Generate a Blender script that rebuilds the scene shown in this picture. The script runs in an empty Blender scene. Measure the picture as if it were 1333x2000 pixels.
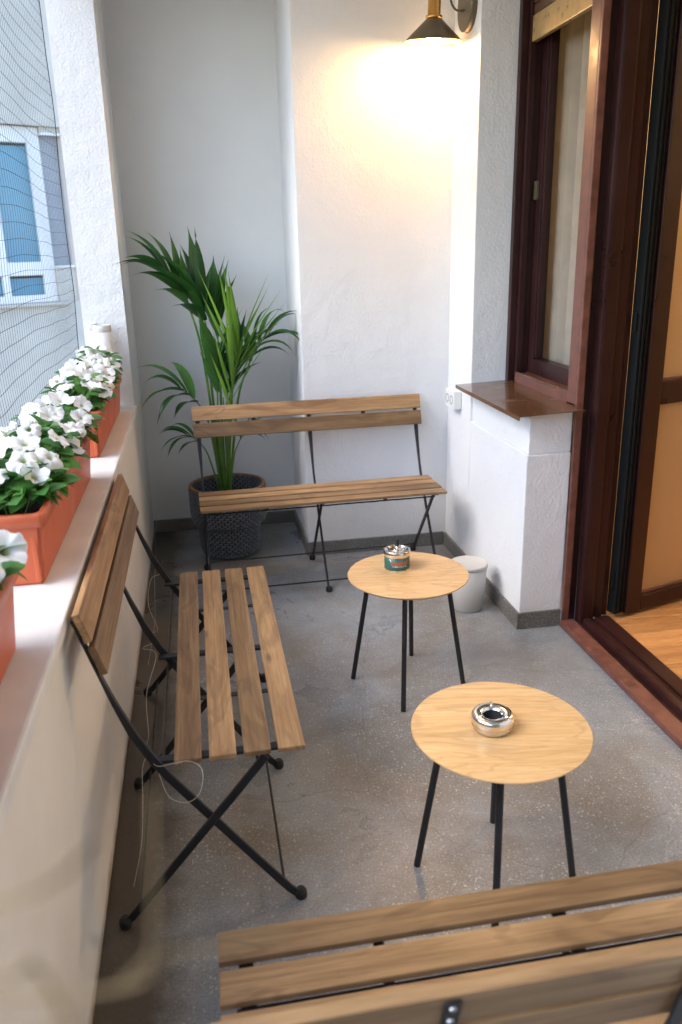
import bpy, bmesh, math, random
from mathutils import Vector, Matrix, Quaternion
random.seed(7)
R = math.radians
scene = bpy.context.scene
COL = scene.collection

# ------------------------------------------------------------------ camera
cam_d = bpy.data.cameras.new('camera')
cam = bpy.data.objects.new('camera', cam_d); COL.objects.link(cam)
rx = Vector((0.98442052, -0.17433293, -0.0228971)); ux = Vector((0.07573774, 0.30289947, 0.95000827)); fx = Vector((0.15868221, 0.9369418, -0.31138403))
M3 = Matrix((rx, ux, -fx)).transposed()
cam.matrix_world = Matrix.Translation((0.3231, 0.0, 1.53)) @ M3.to_4x4()
cam_d.sensor_fit = 'VERTICAL'; cam_d.sensor_height = 36; cam_d.sensor_width = 24
cam_d.lens = 28.48; cam_d.clip_start = 0.02; cam_d.clip_end = 500
cam_d.dof.use_dof = True; cam_d.dof.focus_distance = 2.75; cam_d.dof.aperture_fstop = 3.6
scene.camera = cam

# ------------------------------------------------------------------ sky, sun, exposure
w = bpy.data.worlds.new('World'); scene.world = w; w.use_nodes = True
wn = w.node_tree; bg = wn.nodes['Background']
sky = wn.nodes.new('ShaderNodeTexSky'); sky.sky_type = 'NISHITA'; sky.sun_disc = False
SUN_EL, SUN_AZ = R(48), R(257)     # azimuth clockwise from +Y: from the open left side
sky.sun_elevation = SUN_EL; sky.sun_rotation = SUN_AZ
sky.air_density = 1.0; sky.dust_density = 1.0; sky.ozone_density = 1.0
wn.links.new(sky.outputs[0], bg.inputs[0]); bg.inputs[1].default_value = 0.15
sd = bpy.data.lights.new('sun', 'SUN'); so = bpy.data.objects.new('sun', sd); COL.objects.link(so)
sd.energy = 0.6; sd.angle = R(40); sd.color = (1.0, 0.97, 0.93)
sdir = Vector((math.sin(SUN_AZ)*math.cos(SUN_EL), math.cos(SUN_AZ)*math.cos(SUN_EL), math.sin(SUN_EL)))
so.rotation_euler = sdir.to_track_quat('Z', 'Y').to_euler(); so.location = (-6, -3, 9)
vs = scene.view_settings
vs.view_transform = 'Standard'; vs.look = 'None'; vs.gamma = 1; vs.use_curve_mapping = False
vs.exposure = 2.2
scene.cycles.max_bounces = 8; scene.cycles.diffuse_bounces = 4; scene.cycles.glossy_bounces = 3; scene.cycles.transmission_bounces = 4; scene.cycles.transparent_max_bounces = 10

# ------------------------------------------------------------------ helpers
def finish(name, bm, mat, parent=None, smooth=False):
    me = bpy.data.meshes.new(name); bm.to_mesh(me); bm.free()
    return link(name, me, mat, parent, smooth)
def link(name, me, mat=None, parent=None, smooth=False):
    if mat is not None and len(me.materials) == 0: me.materials.append(mat)
    if smooth:
        for p in me.polygons: p.use_smooth = True
    o = bpy.data.objects.new(name, me); COL.objects.link(o)
    if parent is not None: o.parent = parent
    return o
def empty(name, loc=(0, 0, 0), rz=0, parent=None):
    o = bpy.data.objects.new(name, None); COL.objects.link(o); o.location = loc; o.rotation_euler = (0, 0, rz)
    o.empty_display_size = .05
    if parent is not None: o.parent = parent
    return o
def tag(o, label=None, cat=None, group=None, kind=None):
    if label: o['label'] = label
    if cat: o['category'] = cat
    if group: o['group'] = group
    if kind: o['kind'] = kind
    return o
def box(bm, x0, x1, y0, y1, z0, z1, bev=0, seg=1):
    vs_ = [bm.verts.new(p) for p in ((x0,y0,z0),(x1,y0,z0),(x1,y1,z0),(x0,y1,z0),(x0,y0,z1),(x1,y0,z1),(x1,y1,z1),(x0,y1,z1))]
    fs = [bm.faces.new([vs_[i] for i in q]) for q in ((3,2,1,0),(4,5,6,7),(0,1,5,4),(1,2,6,5),(2,3,7,6),(3,0,4,7))]
    if bev:
        es = list({e for f in fs for e in f.edges})
        bmesh.ops.bevel(bm, geom=es, offset=bev, segments=seg, affect='EDGES', profile=.6)
    return fs
def boxo(name, x0, x1, y0, y1, z0, z1, mat, parent=None, bev=0, seg=1, smooth=False):
    bm = bmesh.new(); box(bm, x0, x1, y0, y1, z0, z1, bev, seg)
    return finish(name, bm, mat, parent, smooth)
def lathe(bm, prof, n=32, c=(0, 0), closed=False):
    rings = []
    for r, z in prof:
        if r < 1e-6: rings.append([bm.verts.new((c[0], c[1], z))])
        else: rings.append([bm.verts.new((c[0]+r*math.cos(2*math.pi*i/n), c[1]+r*math.sin(2*math.pi*i/n), z)) for i in range(n)])
    for a, b in zip(rings[:-1], rings[1:]):
        for i in range(n):
            j = (i+1) % n
            if len(a) == 1 and len(b) == 1: continue
            if len(a) == 1: bm.faces.new((a[0], b[j], b[i]))
            elif len(b) == 1: bm.faces.new((a[i], a[j], b[0]))
            else: bm.faces.new((a[i], a[j], b[j], b[i]))
def tube(bm, pts, r, n=8, cap=True, flat=None, up=None):
    """round tube (r float or list) or flat bar (flat=(half width along up-ish side, half thickness))"""
    pts = [Vector(p) for p in pts]; rings = []
    side = None
    for i, p in enumerate(pts):
        t = (pts[min(i+1, len(pts)-1)] - pts[max(i-1, 0)]).normalized()
        if up is not None: s = Vector(up)
        elif side is None: s = Vector((0, 0, 1)) if abs(t.z) < .9 else Vector((1, 0, 0))
        else: s = side
        s = (s - t*s.dot(t)).normalized(); side = s; b = t.cross(s)
        rr = r[i] if isinstance(r, (list, tuple)) else r
        ring = []
        if flat is None:
            for k in range(n):
                a = 2*math.pi*k/n; ring.append(bm.verts.new(p + s*rr*math.cos(a) + b*rr*math.sin(a)))
        else:
            fw, ft = flat[i] if isinstance(flat, list) else flat
            c = min(fw, ft)*.35
            for sx, sy in ((fw, -ft+c), (fw, ft-c), (fw-c, ft), (-fw+c, ft), (-fw, ft-c), (-fw, -ft+c), (-fw+c, -ft), (fw-c, -ft)):
                ring.append(bm.verts.new(p + s*sx + b*sy))
        rings.append(ring)
    m = len(rings[0])
    for a, b in zip(rings[:-1], rings[1:]):
        for k in range(m): bm.faces.new((a[k], a[(k+1) % m], b[(k+1) % m], b[k]))
    if cap:
        bm.faces.new(rings[0][::-1]); bm.faces.new(rings[-1])
def catmull(P, n=6):
    P = [Vector(p) for p in P]; out = []
    for i in range(len(P)-1):
        a = P[max(i-1, 0)]; b = P[i]; c = P[i+1]; d = P[min(i+2, len(P)-1)]
        for k in range(n):
            t = k/n
            out.append(.5*((2*b) + (c-a)*t + (2*a-5*b+4*c-d)*t*t + (3*b-a-3*c+d)*t**3))
    out.append(P[-1]); return out
def prism(bm, prof, axis, a, b):
    """extrude a closed 2D outline; axis 'z': (x,y) at z a..b, 'y': (x,z) at y a..b, 'x': (y,z)"""
    def P(u, v, h): return (u, v, h) if axis == 'z' else (u, h, v) if axis == 'y' else (h, u, v)
    A = [bm.verts.new(P(u, v, a)) for u, v in prof]; B = [bm.verts.new(P(u, v, b)) for u, v in prof]
    n = len(prof)
    bm.faces.new(A); bm.faces.new(B[::-1])
    for i in range(n): bm.faces.new((A[i], B[i], B[(i+1) % n], A[(i+1) % n]))
    bmesh.ops.recalc_face_normals(bm, faces=bm.faces[:])

# ------------------------------------------------------------------ materials
def new_mat(name):
    m = bpy.data.materials.new(name); m.use_nodes = True
    nt = m.node_tree; return m, nt, nt.nodes['Principled BSDF']
def N(nt, t, **kw):
    n = nt.nodes.new(t)
    for k, v in kw.items():
        if k in n.inputs.keys(): n.inputs[k].default_value = v
        else: setattr(n, k, v)
    return n
def ramp(nt, stops, src=None):
    r = nt.nodes.new('ShaderNodeValToRGB'); e = r.color_ramp.elements
    while len(e) < len(stops): e.new(.5)
    for i, (p, c) in enumerate(stops):
        e[i].position = p; e[i].color = (*c, 1) if not isinstance(c, (int, float)) else (c, c, c, 1)
    if src is not None: nt.links.new(src, r.inputs[0])
    return r
def coords(nt, scale=(1, 1, 1), rnd=0, kind='Object'):
    tc = nt.nodes.new('ShaderNodeTexCoord'); mp = nt.nodes.new('ShaderNodeMapping'); mp.inputs['Scale'].default_value = scale
    nt.links.new(tc.outputs[kind], mp.inputs[0])
    if rnd:
        oi = nt.nodes.new('ShaderNodeObjectInfo'); mu = nt.nodes.new('ShaderNodeMath'); mu.operation = 'MULTIPLY'; mu.inputs[1].default_value = rnd
        nt.links.new(oi.outputs['Random'], mu.inputs[0])
        cb = nt.nodes.new('ShaderNodeCombineXYZ')
        for i in range(3): nt.links.new(mu.outputs[0], cb.inputs[i])
        nt.links.new(cb.outputs[0], mp.inputs['Location'])
    return mp.outputs[0]
def mixc(nt, f, a, b, mode='MIX'):
    m = nt.nodes.new('ShaderNodeMix'); m.data_type = 'RGBA'; m.blend_type = mode
    for v, i in ((f, 0), (a, 6), (b, 7)):
        if isinstance(v, (int, float)): m.inputs[i].default_value = v if i == 0 else (v, v, v, 1)
        elif isinstance(v, tuple): m.inputs[i].default_value = (*v, 1)
        else: nt.links.new(v, m.inputs[i])
    return m.outputs[2]
def bump(nt, bsdf, h, strength=.3, dist=.002):
    b = nt.nodes.new('ShaderNodeBump'); b.inputs['Strength'].default_value = strength; b.inputs['Distance'].default_value = dist
    nt.links.new(h, b.inputs['Height']); nt.links.new(b.outputs[0], bsdf.inputs['Normal'])
def simple(name, col, rough=.5, metal=0, spec=.5, noise=0, nscale=30, bmp=0, coat=0):
    m, nt, b = new_mat(name)
    b.inputs['Base Color'].default_value = (*col, 1); b.inputs['Roughness'].default_value = rough
    b.inputs['Metallic'].default_value = metal; b.inputs['Specular IOR Level'].default_value = spec
    b.inputs['Coat Weight'].default_value = coat
    if noise or bmp:
        c = coords(nt); nz = N(nt, 'ShaderNodeTexNoise', Scale=nscale, Detail=6.0); nt.links.new(c, nz.inputs['Vector'])
        if noise:
            lo = tuple(x*(1-noise) for x in col); hi = tuple(min(1, x*(1+noise)) for x in col)
            nt.links.new(ramp(nt, [(.3, lo), (.7, hi)], nz.outputs[0]).outputs[0], b.inputs['Base Color'])
            nt.links.new(ramp(nt, [(.3, max(0, rough-.1)), (.7, min(1, rough+.1))], nz.outputs[0]).outputs[0], b.inputs['Roughness'])
        if bmp: bump(nt, b, nz.outputs[0], bmp, .002)
    return m
def plaster(name, col, scale=55, strength=.35, dist=.004, dirt=.06, edge=None):
    m, nt, b = new_mat(name); c = coords(nt)
    n1 = N(nt, 'ShaderNodeTexNoise', Scale=scale, Detail=5.0, Roughness=.62); nt.links.new(c, n1.inputs['Vector'])
    n2 = N(nt, 'ShaderNodeTexNoise', Scale=scale*.16, Detail=3.0); nt.links.new(c, n2.inputs['Vector'])
    n3 = N(nt, 'ShaderNodeTexNoise', Scale=1.7, Detail=6.0, Roughness=.6); nt.links.new(c, n3.inputs['Vector'])
    hi = col; lo = tuple(x*(1-dirt) for x in col)
    colr = ramp(nt, [(.35, lo), (.65, hi)], n3.outputs[0]).outputs[0]
    if edge:   # grime line rising unevenly from the floor joint: (height, colour)
        geo = nt.nodes.new('ShaderNodeNewGeometry'); sp = nt.nodes.new('ShaderNodeSeparateXYZ'); nt.links.new(geo.outputs['Position'], sp.inputs[0])
        n4 = N(nt, 'ShaderNodeTexNoise', Scale=9.0, Detail=6.0, Roughness=.7); nt.links.new(c, n4.inputs['Vector'])
        ma = N(nt, 'ShaderNodeMath', operation='MULTIPLY_ADD'); ma.inputs[1].default_value = -edge[0]*1.6; nt.links.new(n4.outputs[0], ma.inputs[0]); nt.links.new(sp.outputs[2], ma.inputs[2])
        rr = ramp(nt, [(0.0, 1.0), (.6, 0.0)]); mr = N(nt, 'ShaderNodeMapRange'); mr.inputs[1].default_value = -edge[0]; mr.inputs[2].default_value = edge[0]
        nt.links.new(ma.outputs[0], mr.inputs[0]); nt.links.new(mr.outputs[0], rr.inputs[0])
        colr = mixc(nt, rr.outputs[0], colr, edge[1])
    nt.links.new(colr, b.inputs['Base Color']); b.inputs['Roughness'].default_value = .88; b.inputs['Specular IOR Level'].default_value = .25
    ad = N(nt, 'ShaderNodeMath', operation='ADD'); mu = N(nt, 'ShaderNodeMath', operation='MULTIPLY'); mu.inputs[1].default_value = 1.5
    nt.links.new(n2.outputs[0], mu.inputs[0]); nt.links.new(n1.outputs[0], ad.inputs[0]); nt.links.new(mu.outputs[0], ad.inputs[1])
    bump(nt, b, ad.outputs[0], strength, dist); return m
def terrazzo(name, ca, cb, chip, chips=(70, 130), rough=(.3, .5), amt=.5, grime=False):
    m, nt, b = new_mat(name); c = coords(nt)
    n1 = N(nt, 'ShaderNodeTexNoise', Scale=1.5, Detail=7.0, Roughness=.58, Distortion=.6); nt.links.new(c, n1.inputs['Vector'])
    n2 = N(nt, 'ShaderNodeTexNoise', Scale=14.0, Detail=6.0, Roughness=.65); nt.links.new(c, n2.inputs['Vector'])
    base = ramp(nt, [(.44, ca), (.60, cb)], n1.outputs[0]).outputs[0]
    base = mixc(nt, ramp(nt, [(.3, .25), (.75, 0.0)], n2.outputs[0]).outputs[0], base, (0.035, .03, .025))
    for s, th in zip(chips, (.34, .30, .36)):
        v = N(nt, 'ShaderNodeTexVoronoi', Scale=float(s)); v.inputs['Randomness'].default_value = 1.0; nt.links.new(c, v.inputs['Vector'])
        sp = nt.nodes.new('ShaderNodeSeparateColor'); nt.links.new(v.outputs['Color'], sp.inputs[0])
        mu = N(nt, 'ShaderNodeMath', operation='MULTIPLY'); mu.inputs[1].default_value = th; nt.links.new(sp.outputs[0], mu.inputs[0])   # each chip its own size
        lt = N(nt, 'ShaderNodeMath', operation='LESS_THAN'); nt.links.new(v.outputs['Distance'], lt.inputs[0]); nt.links.new(mu.outputs[0], lt.inputs[1])
        n5 = N(nt, 'ShaderNodeTexNoise', Scale=3.1, Detail=3.0); nt.links.new(c, n5.inputs['Vector'])
        f = N(nt, 'ShaderNodeMath', operation='MULTIPLY'); nt.links.new(lt.outputs[0], f.inputs[0]); nt.links.new(ramp(nt, [(.35, amt*.35), (.65, amt)], n5.outputs[0]).outputs[0], f.inputs[1])
        base = mixc(nt, f.outputs[0], base, chip)
    n7 = N(nt, 'ShaderNodeTexNoise', Scale=160.0, Detail=4.0, Roughness=.7); nt.links.new(c, n7.inputs['Vector'])
    base = mixc(nt, ramp(nt, [(.38, .35), (.58, 0.0)], n7.outputs[0]).outputs[0], base, (.07, .065, .06))
    if grime:      # dirt swept against the foot of the parapet, and a few hairline cracks
        sp = nt.nodes.new('ShaderNodeSeparateXYZ'); nt.links.new(c, sp.inputs[0])
        n8 = N(nt, 'ShaderNodeTexNoise', Scale=6.0, Detail=7.0, Roughness=.7); nt.links.new(c, n8.inputs['Vector'])
        ma = N(nt, 'ShaderNodeMath', operation='MULTIPLY_ADD'); ma.inputs[1].default_value = -.22; nt.links.new(n8.outputs[0], ma.inputs[0]); nt.links.new(sp.outputs[0], ma.inputs[2])
        base = mixc(nt, ramp(nt, [(.0, .85), (.09, 0.0)], ma.outputs[0]).outputs[0], base, (.055, .036, .02))
        wv = N(nt, 'ShaderNodeTexNoise', Scale=2.5, Detail=5.0); nt.links.new(c, wv.inputs['Vector'])
        mxv = N(nt, 'ShaderNodeMix', data_type='VECTOR'); mxv.inputs[0].default_value = .25; nt.links.new(c, mxv.inputs[4]); nt.links.new(wv.outputs['Color'], mxv.inputs[5])
        vc = N(nt, 'ShaderNodeTexVoronoi', Scale=1.1, feature='DISTANCE_TO_EDGE'); nt.links.new(mxv.outputs[1], vc.inputs['Vector'])
        base = mixc(nt, ramp(nt, [(.0, .30), (.0028, 0.0)], vc.outputs['Distance']).outputs[0], base, (.06, .055, .05))
    # faint scuffs
    n6 = N(nt, 'ShaderNodeTexNoise', Scale=5.0, Detail=9.0, Roughness=.72, Distortion=2.2); nt.links.new(c, n6.inputs['Vector'])
    base = mixc(nt, ramp(nt, [(.62, 0.0), (.72, .22)], n6.outputs[0]).outputs[0], base, (.42, .43, .43))
    nt.links.new(base, b.inputs['Base Color'])
    nt.links.new(ramp(nt, [(.3, rough[0]), (.7, rough[1])], n1.outputs[0]).outputs[0], b.inputs['Roughness'])
    b.inputs['Specular IOR Level'].default_value = .5
    bump(nt, b, n2.outputs[0], .12, .002); return m
def wood(name, dark, mid, light, rough=.45, gscale=(1.2, 26, 26), rnd=37.0, knots=True, vary=.25, rings=22.0):
    """grain runs along local X"""
    m, nt, b = new_mat(name); c = coords(nt, gscale, rnd); c2 = coords(nt, (2.2, 9, 9), rnd)
    n1 = N(nt, 'ShaderNodeTexNoise', Scale=1.6, Detail=8.0, Roughness=.62, Distortion=.9); nt.links.new(c, n1.inputs['Vector'])
    n2 = N(nt, 'ShaderNodeTexNoise', Scale=1.2, Detail=3.0, Distortion=.8); nt.links.new(c2, n2.inputs['Vector'])
    f = N(nt, 'ShaderNodeTexNoise', Scale=7.0, Detail=4.0, Roughness=.7); nt.links.new(c, f.inputs['Vector'])
    col = ramp(nt, [(.28, dark), (.5, mid), (.74, light)], n1.outputs[0]).outputs[0]
    col = mixc(nt, ramp(nt, [(.38, .5), (.62, 0.0)], n2.outputs[0]).outputs[0], col, dark)
    col = mixc(nt, ramp(nt, [(.3, .4), (.55, 0.0)], f.outputs[0]).outputs[0], col, tuple(x*.55 for x in dark))
    rg = N(nt, 'ShaderNodeMath', operation='MULTIPLY'); rg.inputs[1].default_value = rings; nt.links.new(n2.outputs[0], rg.inputs[0])
    sn = N(nt, 'ShaderNodeMath', operation='SINE'); nt.links.new(rg.outputs[0], sn.inputs[0])
    col = mixc(nt, ramp(nt, [(.0, 0.0), (.6, .0), (1.0, .45)], sn.outputs[0]).outputs[0], col, tuple(x*.75 for x in dark))
    if knots:
        c3 = coords(nt, (3.0, 11, 11), rnd*1.7)
        v = N(nt, 'ShaderNodeTexVoronoi', Scale=1.0); nt.links.new(c3, v.inputs['Vector'])
        col = mixc(nt, ramp(nt, [(.03, .75), (.12, 0.0)], v.outputs['Distance']).outputs[0], col, tuple(x*.4 for x in dark))
    oi = nt.nodes.new('ShaderNodeObjectInfo'); mr = N(nt, 'ShaderNodeMapRange'); mr.inputs[3].default_value = 1-vary; mr.inputs[4].default_value = 1+vary
    nt.links.new(oi.outputs['Random'], mr.inputs[0])
    hs = nt.nodes.new('ShaderNodeHueSaturation'); nt.links.new(mr.outputs[0], hs.inputs['Value']); nt.links.new(col, hs.inputs['Color'])
    nt.links.new(hs.outputs[0], b.inputs['Base Color'])
    nt.links.new(ramp(nt, [(.3, rough+.12), (.7, rough-.08)], n1.outputs[0]).outputs[0], b.inputs['Roughness'])
    bump(nt, b, f.outputs[0], .12, .001); return m
def glassy(name, tint=(.95, .97, 1), refl=.10, milky=0, mcol=(.8, .75, .65)):
    m, nt, b = new_mat(name); nt.nodes.remove(b); out = nt.nodes['Material Output']
    tr = N(nt, 'ShaderNodeBsdfTransparent'); tr.inputs[0].default_value = (*tint, 1)
    gl = N(nt, 'ShaderNodeBsdfGlossy'); gl.inputs['Roughness'].default_value = .03
    fr = N(nt, 'ShaderNodeFresnel'); fr.inputs[0].default_value = 1.5
    base = tr.outputs[0]
    if milky:
        tl = N(nt, 'ShaderNodeBsdfTranslucent'); tl.inputs[0].default_value = (*mcol, 1)
        df = N(nt, 'ShaderNodeBsdfDiffuse'); df.inputs[0].default_value = (*mcol, 1)
        a = N(nt, 'ShaderNodeMixShader'); a.inputs[0].default_value = .35; nt.links.new(tl.outputs[0], a.inputs[1]); nt.links.new(df.outputs[0], a.inputs[2])
        mx = N(nt, 'ShaderNodeMixShader'); mx.inputs[0].default_value = milky; nt.links.new(base, mx.inputs[1]); nt.links.new(a.outputs[0], mx.inputs[2]); base = mx.outputs[0]
    ge = N(nt, 'ShaderNodeNewGeometry'); ba = N(nt, 'ShaderNodeMath', operation='SUBTRACT'); ba.inputs[0].default_value = 1.0; nt.links.new(ge.outputs['Backfacing'], ba.inputs[1])   # inner faces of the pane add no second mirror
    fm = N(nt, 'ShaderNodeMath', operation='MULTIPLY'); nt.links.new(fr.outputs[0], fm.inputs[0]); nt.links.new(ba.outputs[0], fm.inputs[1])
    m2 = N(nt, 'ShaderNodeMixShader'); nt.links.new(fm.outputs[0], m2.inputs[0]); nt.links.new(base, m2.inputs[1]); nt.links.new(gl.outputs[0], m2.inputs[2])
    nt.links.new(m2.outputs[0], out.inputs[0]); return m
def emis(name, col, s):
    m, nt, b = new_mat(name); b.inputs['Base Color'].default_value = (*col, 1)
    b.inputs['Emission Color'].default_value = (*col, 1); b.inputs['Emission Strength'].default_value = s; return m
def leafy(name, ca, cb, trans=.25, rough=.35, spots=0):
    m, nt, b = new_mat(name); out = nt.nodes['Material Output']
    c = coords(nt, (1, 1, 1), 11.0); n1 = N(nt, 'ShaderNodeTexNoise', Scale=14.0, Detail=3.0); nt.links.new(c, n1.inputs['Vector'])
    oi = nt.nodes.new('ShaderNodeObjectInfo')
    col = mixc(nt, oi.outputs['Random'], ca, cb)
    col = mixc(nt, ramp(nt, [(.3, 0.0), (.8, .5)], n1.outputs[0]).outputs[0], col, tuple(x*.6 for x in ca))
    nt.links.new(col, b.inputs['Base Color']); b.inputs['Roughness'].default_value = rough; b.inputs['Specular IOR Level'].default_value = .4
    tl = N(nt, 'ShaderNodeBsdfTranslucent'); nt.links.new(col, tl.inputs[0])
    mx = N(nt, 'ShaderNodeMixShader'); mx.inputs[0].default_value = trans
    nt.links.new(b.outputs[0], mx.inputs[1]); nt.links.new(tl.outputs[0], mx.inputs[2]); nt.links.new(mx.outputs[0], out.inputs[0]); return m

MT = {}
MT['wall'] = plaster('white_plaster', (.78, .78, .775), 85, .6, .007)
MT['wall_smooth'] = plaster('smooth_white_plaster', (.79, .785, .765), 40, .3, .003)
MT['parapet'] = plaster('parapet_paint', (.77, .735, .68), 30, .15, .002, .13, (.045, (.20, .14, .08)))
MT['coping'] = simple('coping_paint', (.70, .69, .67), .55, noise=.10, nscale=7, bmp=.06)
MT['floor'] = terrazzo('terrazzo_floor', (.315, .335, .36), (.245, .225, .20), (.76, .76, .76), (85, 160, 280), (.22, .42), .40, True)
MT['skirt'] = terrazzo('terrazzo_skirting', (.20, .195, .18), (.13, .12, .10), (.55, .54, .5), (110, 190, 280), (.5, .7), .6)
MT['slat'] = wood('acacia_wood', (.165, .088, .038), (.335, .200, .092), (.49, .315, .155), .38, vary=.36)
MT['oak'] = wood('oak_veneer', (.50, .30, .125), (.62, .40, .19), (.70, .48, .25), .34, (2.2, 40, 40), 13.0, False, .03, 46.0)
MT['oakedge'] = simple('oak_edge', (.52, .32, .15), .5, noise=.12, nscale=60)
MT['black'] = simple('black_powder_coat', (.012, .012, .014), .42, noise=.2, nscale=60)
MT['rubber'] = simple('black_rubber', (.014, .014, .014), .75)
MT['screw'] = simple('zinc_screw', (.55, .55, .55), .35, 1)
MT['mahog'] = simple('mahogany_paint', (.030, .0095, .0085), .36, 0, .35, noise=.22, nscale=5, bmp=.03)
MT['mahog_lit_worn'] = simple('lit_worn_mahogany_paint', (.15, .058, .042), .42, noise=.3, nscale=25, bmp=.15)  # worn paint, base raised to hold the lamp and daylight on the jamb
MT['sill'] = simple('brown_sill_metal', (.115, .052, .022), .22, 0, .6, noise=.1, nscale=6, coat=.3)
MT['shutter'] = simple('tan_shutter_bar', (.42, .27, .11), .35, .1, noise=.18, nscale=40, bmp=.1)
MT['shutter2'] = simple('brown_shutter_slat', (.10, .05, .025), .4, noise=.15, nscale=20)
MT['gasket'] = simple('black_gasket', (.008, .009, .009), .65, 0, .15)
MT['glass'] = glassy('window_glass')
MT['frost'] = glassy('frosted_amber_glass', (1, .9, .7), milky=.92, mcol=(.76, .63, .43))
MT['curtain'] = leafy('beige_curtain', (.62, .55, .42), (.62, .55, .42), .42, .9)
MT['end'] = plaster('taupe_bounce_plaster', (.55, .52, .48), 62, .5, .006)  # unseen end wall; tone invented to tune the light it bounces back
MT['room'] = plaster('room_wall_paint', (.66, .56, .40), 60, .08, .001)
MT['plank'] = wood('beech_laminate', (.42, .19, .065), (.55, .27, .10), (.64, .35, .14), .28, (1.5, 18, 18), 29.0, False, .14)
MT['terracotta'] = simple('terracotta_plastic', (.50, .105, .038), .42, noise=.07, nscale=9, bmp=.03)
MT['soil'] = simple('potting_soil', (.028, .019, .012), .95, noise=.5, nscale=60, bmp=.8)
MT['leaf'] = leafy('petunia_leaf', (.045, .15, .03), (.11, .28, .05), .28, .45)
MT['stem'] = simple('petunia_stem', (.10, .20, .04), .6)
MT['palm'] = leafy('palm_leaflet', (.022, .088, .022), (.065, .18, .035), .22, .32)
MT['palm_new'] = leafy('young_palm_leaflet', (.12, .26, .03), (.19, .36, .05), .25, .35)
MT['petiole'] = simple('palm_stem', (.085, .19, .025), .4, noise=.3, nscale=12)
MT['weave'] = simple('grey_wicker', (.13, .145, .17), .40, noise=.35, nscale=45)
MT['weave_in'] = simple('dark_wicker_lining', (.012, .012, .014), .7)
MT['wicker_rim'] = simple('brown_wicker_rim', (.22, .12, .065), .55, noise=.3, nscale=40)
MT['bin'] = simple('grey_bin_plastic', (.44, .43, .41), .5, noise=.03, nscale=10)
MT['bin_lid'] = simple('pale_bin_lid', (.52, .50, .46), .5, noise=.03, nscale=10)
MT['chrome'] = simple('polished_steel', (.78, .76, .73), .12, 1)
MT['steel'] = simple('brushed_steel', (.66, .63, .59), .24, 1, noise=.05, nscale=30)
MT['can'] = simple('green_can_print', (.028, .125, .105), .35, noise=.12, nscale=25)
MT['red_print'] = simple('red_print', (.55, .09, .05), .4)
MT['white_print'] = simple('cream_print', (.75, .72, .62), .4)
MT['brass'] = simple('brass', (.70, .40, .12), .22, 1, noise=.06, nscale=20)
MT['shade'] = simple('bronze_black_metal', (.12, .095, .06), .38, .3)
MT['shade_in'] = simple('gilt_lining', (.42, .30, .15), .45)
MT['bulb'] = emis('lit_bulb', (1, .62, .27), 88)
MT['pvc'] = simple('white_pvc', (.62, .62, .62), .4, noise=.05, nscale=10)
MT['net'] = simple('black_net_cord', (.02, .02, .024), .7)
MT['stucco'] = plaster('rough_grey_stucco', (.60, .555, .49), 16, .9, .02, .14)
MT['upvc'] = simple('white_window_frame', (.74, .72, .69), .4)
MT['blind'] = simple('blue_blind_slat', (.42, .50, .50), .5)
MT['bglass'] = glassy('far_window_glass', (.75, .88, .95))
MT['grey_panel'] = simple('grey_metal_panel', (.36, .37, .39), .6, noise=.06, nscale=4)
MT['socket'] = simple('white_socket_plastic', (.75, .74, .70), .35)
MT['hole'] = simple('grey_socket_well', (.35, .35, .34), .5)
MT['wire'] = simple('clear_fairy_wire', (.75, .72, .62), .2, 0, .8)
MT['straw'] = simple('dry_stem', (.16, .11, .045), .7, noise=.2, nscale=20)
MT['ground'] = simple('courtyard_concrete', (.30, .30, .30), .9, noise=.2, nscale=2)

# petal: white with a yellow-green throat (the flower's own colouring, by radius)
m, nt, b = new_mat('white_petunia_petal')
tc = nt.nodes.new('ShaderNodeTexCoord'); ln = N(nt, 'ShaderNodeVectorMath', operation='LENGTH'); mp = nt.nodes.new('ShaderNodeMapping'); mp.inputs['Scale'].default_value = (1, 1, 0)
nt.links.new(tc.outputs['Object'], mp.inputs[0]); nt.links.new(mp.outputs[0], ln.inputs[0])
nt.links.new(ramp(nt, [(.0, (.30, .34, .06)), (.0045, (.55, .58, .22)), (.0085, (.83, .83, .82))], ln.outputs['Value']).outputs[0], b.inputs['Base Color'])
b.inputs['Roughness'].default_value = .6; b.inputs['Subsurface Weight'].default_value = 0
tl = N(nt, 'ShaderNodeBsdfTranslucent'); tl.inputs[0].default_value = (.8, .8, .8, 1); mx = N(nt, 'ShaderNodeMixShader'); mx.inputs[0].default_value = .25
nt.links.new(b.outputs[0], mx.inputs[1]); nt.links.new(tl.outputs[0], mx.inputs[2]); nt.links.new(mx.outputs[0], nt.nodes['Material Output'].inputs[0])
MT['petal'] = m

# ------------------------------------------------------------------ structure
XW, XF = 1.55, 1.735            # right wall face, window / door frame face
YR, YP, YRE, YL = 4.4964, 3.9305, 3.5705, 2.89
XP = .8153; ZC = 2.78; HB = .073; YB = -1.6
tag(boxo('floor', -.25, XF, YB, YR+.02, -.15, 0, MT['floor']), kind='structure')
tag(boxo('ceiling', -.25, 5.2, YB, 4.9, ZC, ZC+.2, MT['wall']), kind='structure')
tag(boxo('ground', -40, 40, -30, 60, -9.2, -9, MT['ground']), kind='structure')

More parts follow.
